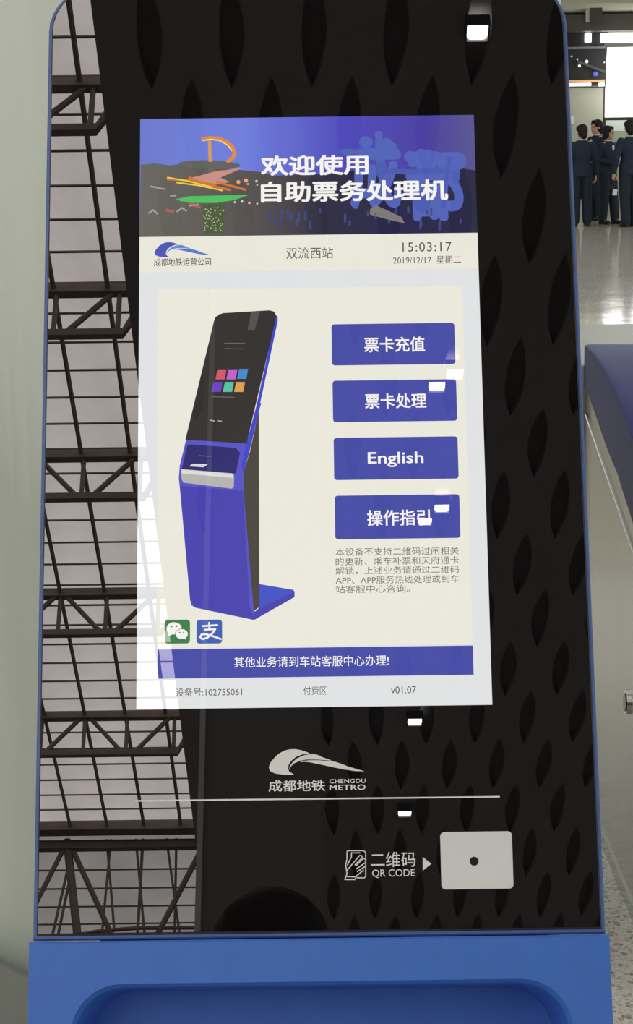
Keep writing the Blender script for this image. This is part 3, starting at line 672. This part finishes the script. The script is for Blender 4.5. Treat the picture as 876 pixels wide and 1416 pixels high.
# dark display bay
bay = thing('display_board', atY(811, 115, YW - .1), 'black display board with small lamps above an orange strip, far end left', 'display')
rect3('board', 770, 43, 841, 119, YW - .08, M_black, bay, .05)
rect3('top_rail', 782, 64, 838, 68, YW - .2, mat('grey_rail', (.22, .23, .26), .4), bay, .1, .01)
rect3('orange_strip', 784, 110, 837, 114, YW - .16, mat('orange_strip', (.75, .36, .14), .4, emit=(.8, .4, .18), estr=.35), bay, .07)
rect3('bottom_frame', 784, 119.5, 838, 122, YW - .14, M_beam, bay, .06)
bm = bmesh.new(); tube(bm, [atY(799, 85, YW - .2), atY(837, 99, YW - .2)], .022, 8); from_bm('slanting_bar', bm, mat('grey_bar', (.10, .105, .10), .5), bay)
for x, y, r, c in ((812, 85, .028, '#e8ecf0'), (801.8, 91, .024, '#dfe3ea'), (791, 78, .016, '#8a8f98'), (799, 82, .016, '#8a9096'), (836, 86, .018, '#6a6a66')):
    bm = bmesh.new(); ball(bm, atY(x, y, YW - .2), r); from_bm('board_lamp', bm, mat('board_lamp_' + c[1:], (.5, .5, .5), .5, emit=lin(c), estr=1.2), bay, True)
bm = bmesh.new(); ball(bm, atY(824, 102, YW - .2), (.05, .03, .04)); from_bm('blue_lamp', bm, mat('blue_lamp', (.1, .1, .5), .5, emit=(.05, .08, .45), estr=.8), bay, True)
t = rect3('strip_lamp', 784, 114.8, 818, 119, YW - .15, M_lit, None, .06); tag(t, 'thin bright strip lamp under the orange strip, left piece', 'lamp', 'strip lamps')
t = rect3('strip_lamp', 829, 114.8, 836.5, 119, YW - .15, M_lit, None, .06); tag(t, 'short bright strip lamp under the orange strip, right piece', 'lamp', 'strip lamps')
t = rect3('ceiling_light', 809.7, 45, 818.7, 59, YW - .2, M_lit, None, .08, .02); tag(t, 'small square white light below the far beam, left of the long one', 'light')
t = rect3('ceiling_light', 831.5, 45, 900, 59, YW - .2, M_lit, None, .08, .02); tag(t, 'long white light panel below the far beam at the right', 'light')
rect3('panel_backing', 836, 58, 930, 68, YW - .1, M_beam, tr, .06)
# big glowing white board
big = thing('light_board', atY(870, 162, YW - 1), 'large blank glowing white board above the group of people', 'screen')
a0, a1, b1, b0 = atY(837.5, 162, YW - .8), atY(841.5, 65.5, YW - 1.0), atY(940, 64, YW - 1.0), atY(940, 160, YW - .8)
vv = [a0, a1, b1, b0] + [p + Vector((0, .1, 0)) for p in (a0, a1, b1, b0)]
obj('lit_face', vv, [(0, 1, 2, 3), (7, 6, 5, 4), (0, 4, 5, 1), (1, 5, 6, 2), (2, 6, 7, 3), (3, 7, 4, 0)], M_lit, big)
rect3('lower_frame', 836, 161.5, 940, 166.5, YW - .82, M_beam, big, .12)
rect3('side_frame', 835.8, 119, 837.6, 181, YW - .8, M_beam, big, .12)
wn = rect3('window_1', 838, 166, 869.5, 181.5, YW - .06, mat('pale_window_glass', (.62, .68, .62), .1), None, .05); tag(wn, 'pale glazed panel under the glowing board', kind='structure')
rect3('window_pane', 838, 181.5, 869.5, 204, YW - .06, mat('green_tinted_pane', (.32, .40, .30), .12), wn, .05)
rect3('window_frame', 869.5, 165, 880, 304, YW - .10, M_beam, wn, .1)
rect3('window_frame', 836, 165, 838, 304, YW - .10, M_beam, wn, .1)
t = rect3('wall_sign', 789, 161, 795, 171, YW - .05, mat('white_sign', (.85, .85, .85), .4), None, .04); tag(t, 'small white notice on the grey wall above the leftmost person', 'sign')

# ------------------------------------------------------------------ people
M_skin = mat('skin', (.62, .36, .25), .5, noise=.05, scale=20)
M_hair = mat('black_hair', (.010, .008, .007), .7, noise=.2, scale=60)
M_navy = mat('navy_jacket_cloth', (.012, .024, .050), .75, noise=.12, scale=14)
M_navy2 = mat('navy_trouser_cloth', (.010, .019, .038), .75, noise=.12, scale=14)
M_shirt = mat('white_shirt', (.75, .75, .73), .7)
M_shoe = mat('black_shoe_leather', (.012, .011, .012), .3)
M_coat = mat('black_coat_cloth', (.012, .012, .013), .8, noise=.1, scale=14)
M_eye = mat('dark_eye', (.02, .015, .012), .2)
M_lip = mat('lips', (.42, .12, .10), .5)
M_phone = mat('black_phone', (.01, .01, .012), .15)
def remesh(name, bm, vox, material, parent, Mx, smooth_it=2):
    me = bpy.data.meshes.new('tmp'); bmesh.ops.recalc_face_normals(bm, faces=bm.faces); bm.to_mesh(me); bm.free()
    o = bpy.data.objects.new('tmp', me); COL.objects.link(o)
    md = o.modifiers.new('r', 'REMESH'); md.mode = 'VOXEL'; md.voxel_size = vox
    sm = o.modifiers.new('s', 'SMOOTH'); sm.factor = .5; sm.iterations = smooth_it
    dg = bpy.context.evaluated_depsgraph_get(); dg.update(); ev = bpy.data.meshes.new_from_object(o.evaluated_get(dg))
    bpy.data.objects.remove(o); bpy.data.meshes.remove(me)
    r = obj(name, [Mx @ v.co for v in ev.vertices], [list(p.vertices) for p in ev.polygons], material, parent, True)
    bpy.data.meshes.remove(ev); return r
def limb(bm, pts, rad):
    tube(bm, pts, rad, 12)
    for p, r in zip(pts, rad): ball(bm, Vector(p), max(r) if isinstance(r, tuple) else r, seg=10)
def hand(bm, wrist, d, nrm, side, curl=.5, s=1.0):
    d = Vector(d).normalized(); nrm = Vector(nrm); nrm = (nrm - d * nrm.dot(d)).normalized(); lat = d.cross(nrm) * side   # lat points to the thumb side
    w = Vector(wrist)
    for k, (L, off) in enumerate(((.068, .028), (.075, .0095), (.070, -.0095), (.058, -.028))):
        kn = w + d * .082 * s + lat * off * s
        limb(bm, [w + lat * off * .6 * s, kn], [.013 * s, .0115 * s])
        d1 = (d * math.cos(curl) + nrm * math.sin(curl)); d2 = (d * math.cos(curl * 2.1) + nrm * math.sin(curl * 2.1)); d3 = (d * math.cos(curl * 2.9) + nrm * math.sin(curl * 2.9))
        sp = lat * off * .12
        a = kn + d1 * L * .5 * s + sp; b = a + d2 * L * .32 * s; c = b + d3 * L * .25 * s
        limb(bm, [kn, a, b, c], [.0098 * s, .0088 * s, .0080 * s, .0070 * s])
    t0 = w + d * .022 * s + lat * .022 * s; t1 = t0 + (d * .6 + lat * .75 + nrm * .2).normalized() * .04 * s; t2 = t1 + (d * .85 + lat * .3 + nrm * .45).normalized() * .033 * s; t3 = t2 + (d * .9 + nrm * .5).normalized() * .024 * s
    limb(bm, [t0, t1, t2, t3], [.014 * s, .0115 * s, .010 * s, .008 * s])
def person(loc, rz, H, label, arms, legs=.0, headturn=0.0, bun='bun', coat=False, group=None, lean=0.0, hand_curl=.5, long_coat=False, headtilt=0.0):
    k = H / 1.62
    root = thing('person', loc, label, 'person', group)
    Mx = Matrix.Translation(Vector(loc)) @ Matrix.Rotation(rz, 4, 'Z') @ Matrix.Scale(k, 4)
    jm, tm = (M_coat, M_coat) if coat else (M_navy, M_navy2)
    hipx, ft = .085, .095
    legL = [(-hipx, 0, .86), (-.088, -.012, .47), (-ft, .018, .085)]
    legR = [(hipx, 0, .86), (.09, -.012 - legs * .4, .47), (ft + .01, .018 - legs, .085)]
    # body: one continuous surface
    bm = bmesh.new()
    loft(bm, [(0, 0, .80, .12, .09), (0, 0, .90, .155, .105), (0, 0, 1.04, .12, .09), (0, 0, 1.2, .145, .105), (0, 0, 1.30, .15, .09), (0, 0, 1.35, .08, .06)])
    for L in (legL, legR):
        limb(bm, L, [.078, .055, .036]); limb(bm, [L[2], (L[2][0], L[2][1] - .10, .035)], [.035, .028]); limb(bm, [(L[2][0], L[2][1] + .01, .04), L[2]], [.035, .034])
    limb(bm, [(0, .005, 1.32), (0, -.002, 1.385), (0, -.008, 1.43)], [.052, .045, .048])
    T = Matrix.Translation((0, -.01, 1.50)) @ Matrix.Rotation(headturn, 4, 'Z') @ Matrix.Rotation(headtilt, 4, 'X')
    def hb(c, r, seg=16): ball(bm, (0, 0, 0), 1e-4, seg=4) if False else bmesh.ops.create_uvsphere(bm, u_segments=seg, v_segments=10, radius=1, matrix=T @ Matrix.Translation(c) @ Matrix.Diagonal((*r, 1)))
    hb((0, .008, .02), (.075, .092, .09)); hb((0, -.022, -.045), (.055, .062, .062)); hb((0, -.055, -.085), (.026, .026, .022))       # skull, jaw, chin
    hb((0, -.093, -.018), (.011, .016, .014), 10); hb((0, -.085, .004), (.008, .012, .026), 10)                                      # nose
    hb((-.076, .006, -.012), (.010, .018, .027), 10); hb((.076, .006, -.012), (.010, .018, .027), 10)                                # ears
    hb((-.03, -.068, .022), (.022, .014, .008), 10); hb((.03, -.068, .022), (.022, .014, .008), 10)                                  # brows
    for sgn, (el, wr, d, nr) in zip((-1, 1), arms):
        sh = (sgn * .172, .005, 1.30)
        limb(bm, [(sgn * .10, 0, 1.31), sh, el, wr], [.052, .046, .038, .025]); hand(bm, wr, d, nr, sgn * (1 if True else -1), hand_curl)
    body = remesh('body', bm, .0062, M_skin, root, Mx, 1)
    for sx in (-1, 1):
        bm = bmesh.new(); bmesh.ops.create_uvsphere(bm, u_segments=10, v_segments=8, radius=1, matrix=T @ Matrix.Translation((sx * .030, -.078, .003)) @ Matrix.Diagonal((.013, .006, .007, 1)))
        bmesh.ops.transform(bm, matrix=Mx, verts=bm.verts); from_bm('eye', bm, M_eye, body, True)
    bm = bmesh.new(); bmesh.ops.create_uvsphere(bm, u_segments=10, v_segments=8, radius=1, matrix=T @ Matrix.Translation((0, -.083, -.052)) @ Matrix.Diagonal((.022, .006, .007, 1)))
    bmesh.ops.transform(bm, matrix=Mx, verts=bm.verts); from_bm('mouth', bm, M_lip, body, True)
    # hair
    bm = bmesh.new()
    def hh(c, r): bmesh.ops.create_uvsphere(bm, u_segments=18, v_segments=12, radius=1, matrix=T @ Matrix.Translation(c) @ Matrix.Diagonal((*r, 1)))
    hh((0, .022, .036), (.086, .094, .092)); hh((0, .035, -.01), (.080, .078, .075)); hh((0, -.045, .082), (.058, .042, .034)); hh((-.058, -.03, .052), (.026, .04, .042)); hh((.058, -.03, .052), (.026, .04, .042))
    if bun == 'bun': hh((0, .10, -.045), (.048, .042, .052)); hh((0, .075, -.075), (.05, .04, .04))
    if bun == 'bob': hh((0, .045, -.05), (.075, .06, .055)); hh((-.072, .01, -.03), (.022, .05, .06)); hh((.072, .01, -.03), (.022, .05, .06))
    if bun == 'full': hh((0, .025, .045), (.112, .118, .105)); hh((0, .045, -.03), (.11, .09, .10)); hh((0, -.045, .07), (.09, .06, .055))
    remesh('hair', bm, .007, M_hair, root, Mx, 3)
    # jacket
    bm = bmesh.new(); hem = .52 if long_coat else .80
    loft(bm, [(0, .0, hem, .178, .128), (0, .0, .90, .178, .128), (0, 0, 1.04, .148, .112), (0, 0, 1.18, .170, .125), (0, .002, 1.29, .180, .110), (0, .004, 1.335, .145, .085), (0, .006, 1.37, .070, .062)], 24)
    for sgn, (el, wr, d, nr) in zip((-1, 1), arms):
        e, w_ = Vector(el), Vector(wr); limb(bm, [(sgn * .09, 0, 1.295), (sgn * .168, .004, 1.295), el, e + (w_ - e) * .93], [.062, .062, .052, .040])
    jk = remesh('jacket', bm, .009, jm, root, Mx, 3)
    if not coat:
        bm = bmesh.new(); tube(bm, [(0, .006, 1.355), (0, .002, 1.392)], [(.062, .062), (.054, .054)], 16); bmesh.ops.transform(bm, matrix=Mx, verts=bm.verts); from_bm('shirt_collar', bm, M_shirt, root)
        bm = bmesh.new(); ball(bm, Vector((0, -.112, 1.26)), (.028, .014, .05)); bmesh.ops.transform(bm, matrix=Mx, verts=bm.verts); from_bm('neck_scarf', bm, M_shirt, jk, True)
        for z in (1.10, 1.02, .94):
            bm = bmesh.new(); ball(bm, Vector((.02, -.122, z)), .009, seg=8); bmesh.ops.transform(bm, matrix=Mx, verts=bm.verts); from_bm('button', bm, M_silver, jk, True)
    # trousers
    bm = bmesh.new(); loft(bm, [(0, 0, .78, .13, .10), (0, 0, .86, .165, .118), (0, 0, .98, .14, .10)])
    for L in (legL, legR): limb(bm, L, [.098, .085, .074])
    remesh('trousers', bm, .009, tm, root, Mx, 3)
    for L in (legL, legR):
        bm = bmesh.new(); x, y = L[2][0], L[2][1]
        bmesh.ops.create_uvsphere(bm, u_segments=14, v_segments=8, radius=1, matrix=Matrix.Translation((x, y - .045, .036)) @ Matrix.Diagonal((.045, .125, .042, 1)))
        box(bm, (x - .034, y + .01, 0), (x + .034, y + .065, .05), bevel=.008)
        box(bm, (x - .042, y - .15, 0), (x + .042, y + .01, .012), bevel=.004)
        for v in bm.verts: v.co.z = max(v.co.z, 0)
        bmesh.ops.transform(bm, matrix=Mx, verts=bm.verts); from_bm('shoe', bm, M_shoe, root, True)
    return root
def foot(px, py):                         # floor point under a mark near the feet
    d = ray(px, py); t = -CAM_H / d.z; P = cO + d * t; return Vector((P.x, P.y, 0))
def arm_down(s, out=.04, fwd=.0): return ((s * (.205 + out), .02 - fwd * .5, 1.05), (s * (.20 + out * 1.3), -.03 - fwd, .82), (0.02 * s, -.12, -1), (-s, 0, 0))
def arm_bent(s, h=1.04): return ((s * .215, .02, 1.06), (s * .06, -.19, h), (-s * .9, -.35, .1), (0, .5, -1) if False else (0, .3, .9))
def arm_mid(s): return ((s * .225, .03, 1.06), (s * .17, -.18, .92), (-.2 * s, -.8, -.5), (-s, 0, 0))
grp = 'uniformed people standing together at the far end'
p = foot(804, 313); person(p, math.radians(184), 1.58, 'leftmost person of the group, in navy, seen from behind with hair in a bun', (arm_down(-1, .03), arm_down(1, .03)), headturn=.25, group=grp)
p = foot(833, 306); person(p + Vector((-.06, .3, 0)), math.radians(-62), 1.66, 'person in navy with head in profile facing left, standing behind the others', (arm_bent(-1), arm_down(1)), headturn=-.1, bun='bun', group=grp)
p = foot(840, 310); person(p, math.radians(42), 1.555, 'person in navy with a white neck scarf, turned right, in the middle of the group', (arm_bent(-1, 1.0), arm_bent(1, .98)), legs=.10, headturn=.35, bun='bob', group=grp)
p = foot(870, 313.5); pd = person(p, math.radians(205), 1.64, 'person in navy seen from behind at the right edge of the picture, phone in hand', (arm_down(-1, .03), arm_down(1, .05)), legs=-.06, headturn=-.35, bun='bun', group=grp)
# phone and white card held by the right-hand person
hp = atY(849.5, 256, p.y - .12)
bm = bmesh.new(); box(bm, (-.036, -.005, -.075), (.036, .005, .075), bevel=.004, M=Matrix.Translation(hp) @ Matrix.Rotation(.55, 4, 'Y')); ph = from_bm('phone', bm, M_phone); tag(ph, 'black phone held low in the hand of the person at the right edge', 'phone')
bm = bmesh.new(); c = atY(851, 266, p.y - .14); box(bm, (-.035, -.004, -.045), (.035, .004, .045), bevel=.003, M=Matrix.Translation(c) @ Matrix.Rotation(.1, 4, 'Y')); pc2 = from_bm('card', bm, M_shirt); tag(pc2, 'white card hanging just below the black phone, beside a navy trouser leg', 'card')

# the photographer, visible only as a dark head mirrored near the bottom of the glass
ph_loc = Vector((-.105, -.36, 0))
def hold(s): return ((s * .21 - .03, -.10, 1.04), (-.095 + s * .07, -.25, 1.19), (-s * .05, -.1, 1.0), (-s * .8, .3, .1))
k = 1.74 / 1.62
person(ph_loc, PI, 1.775, 'person in black taking the picture, mirrored as a dark head low in the glass', (hold(-1), hold(1)), bun='full', coat=True, hand_curl=.55, headtilt=.12)
bm = bmesh.new(); box(bm, (-.037, -.0045, -.078), (.037, .0045, .078), bevel=.004, M=Matrix.Translation((0, -.022, 1.44)) @ Matrix.Rotation(-PITCH, 4, 'X')); pp = from_bm('phone', bm, M_phone); tag(pp, 'black phone raised in front of the photographer in black', 'phone')
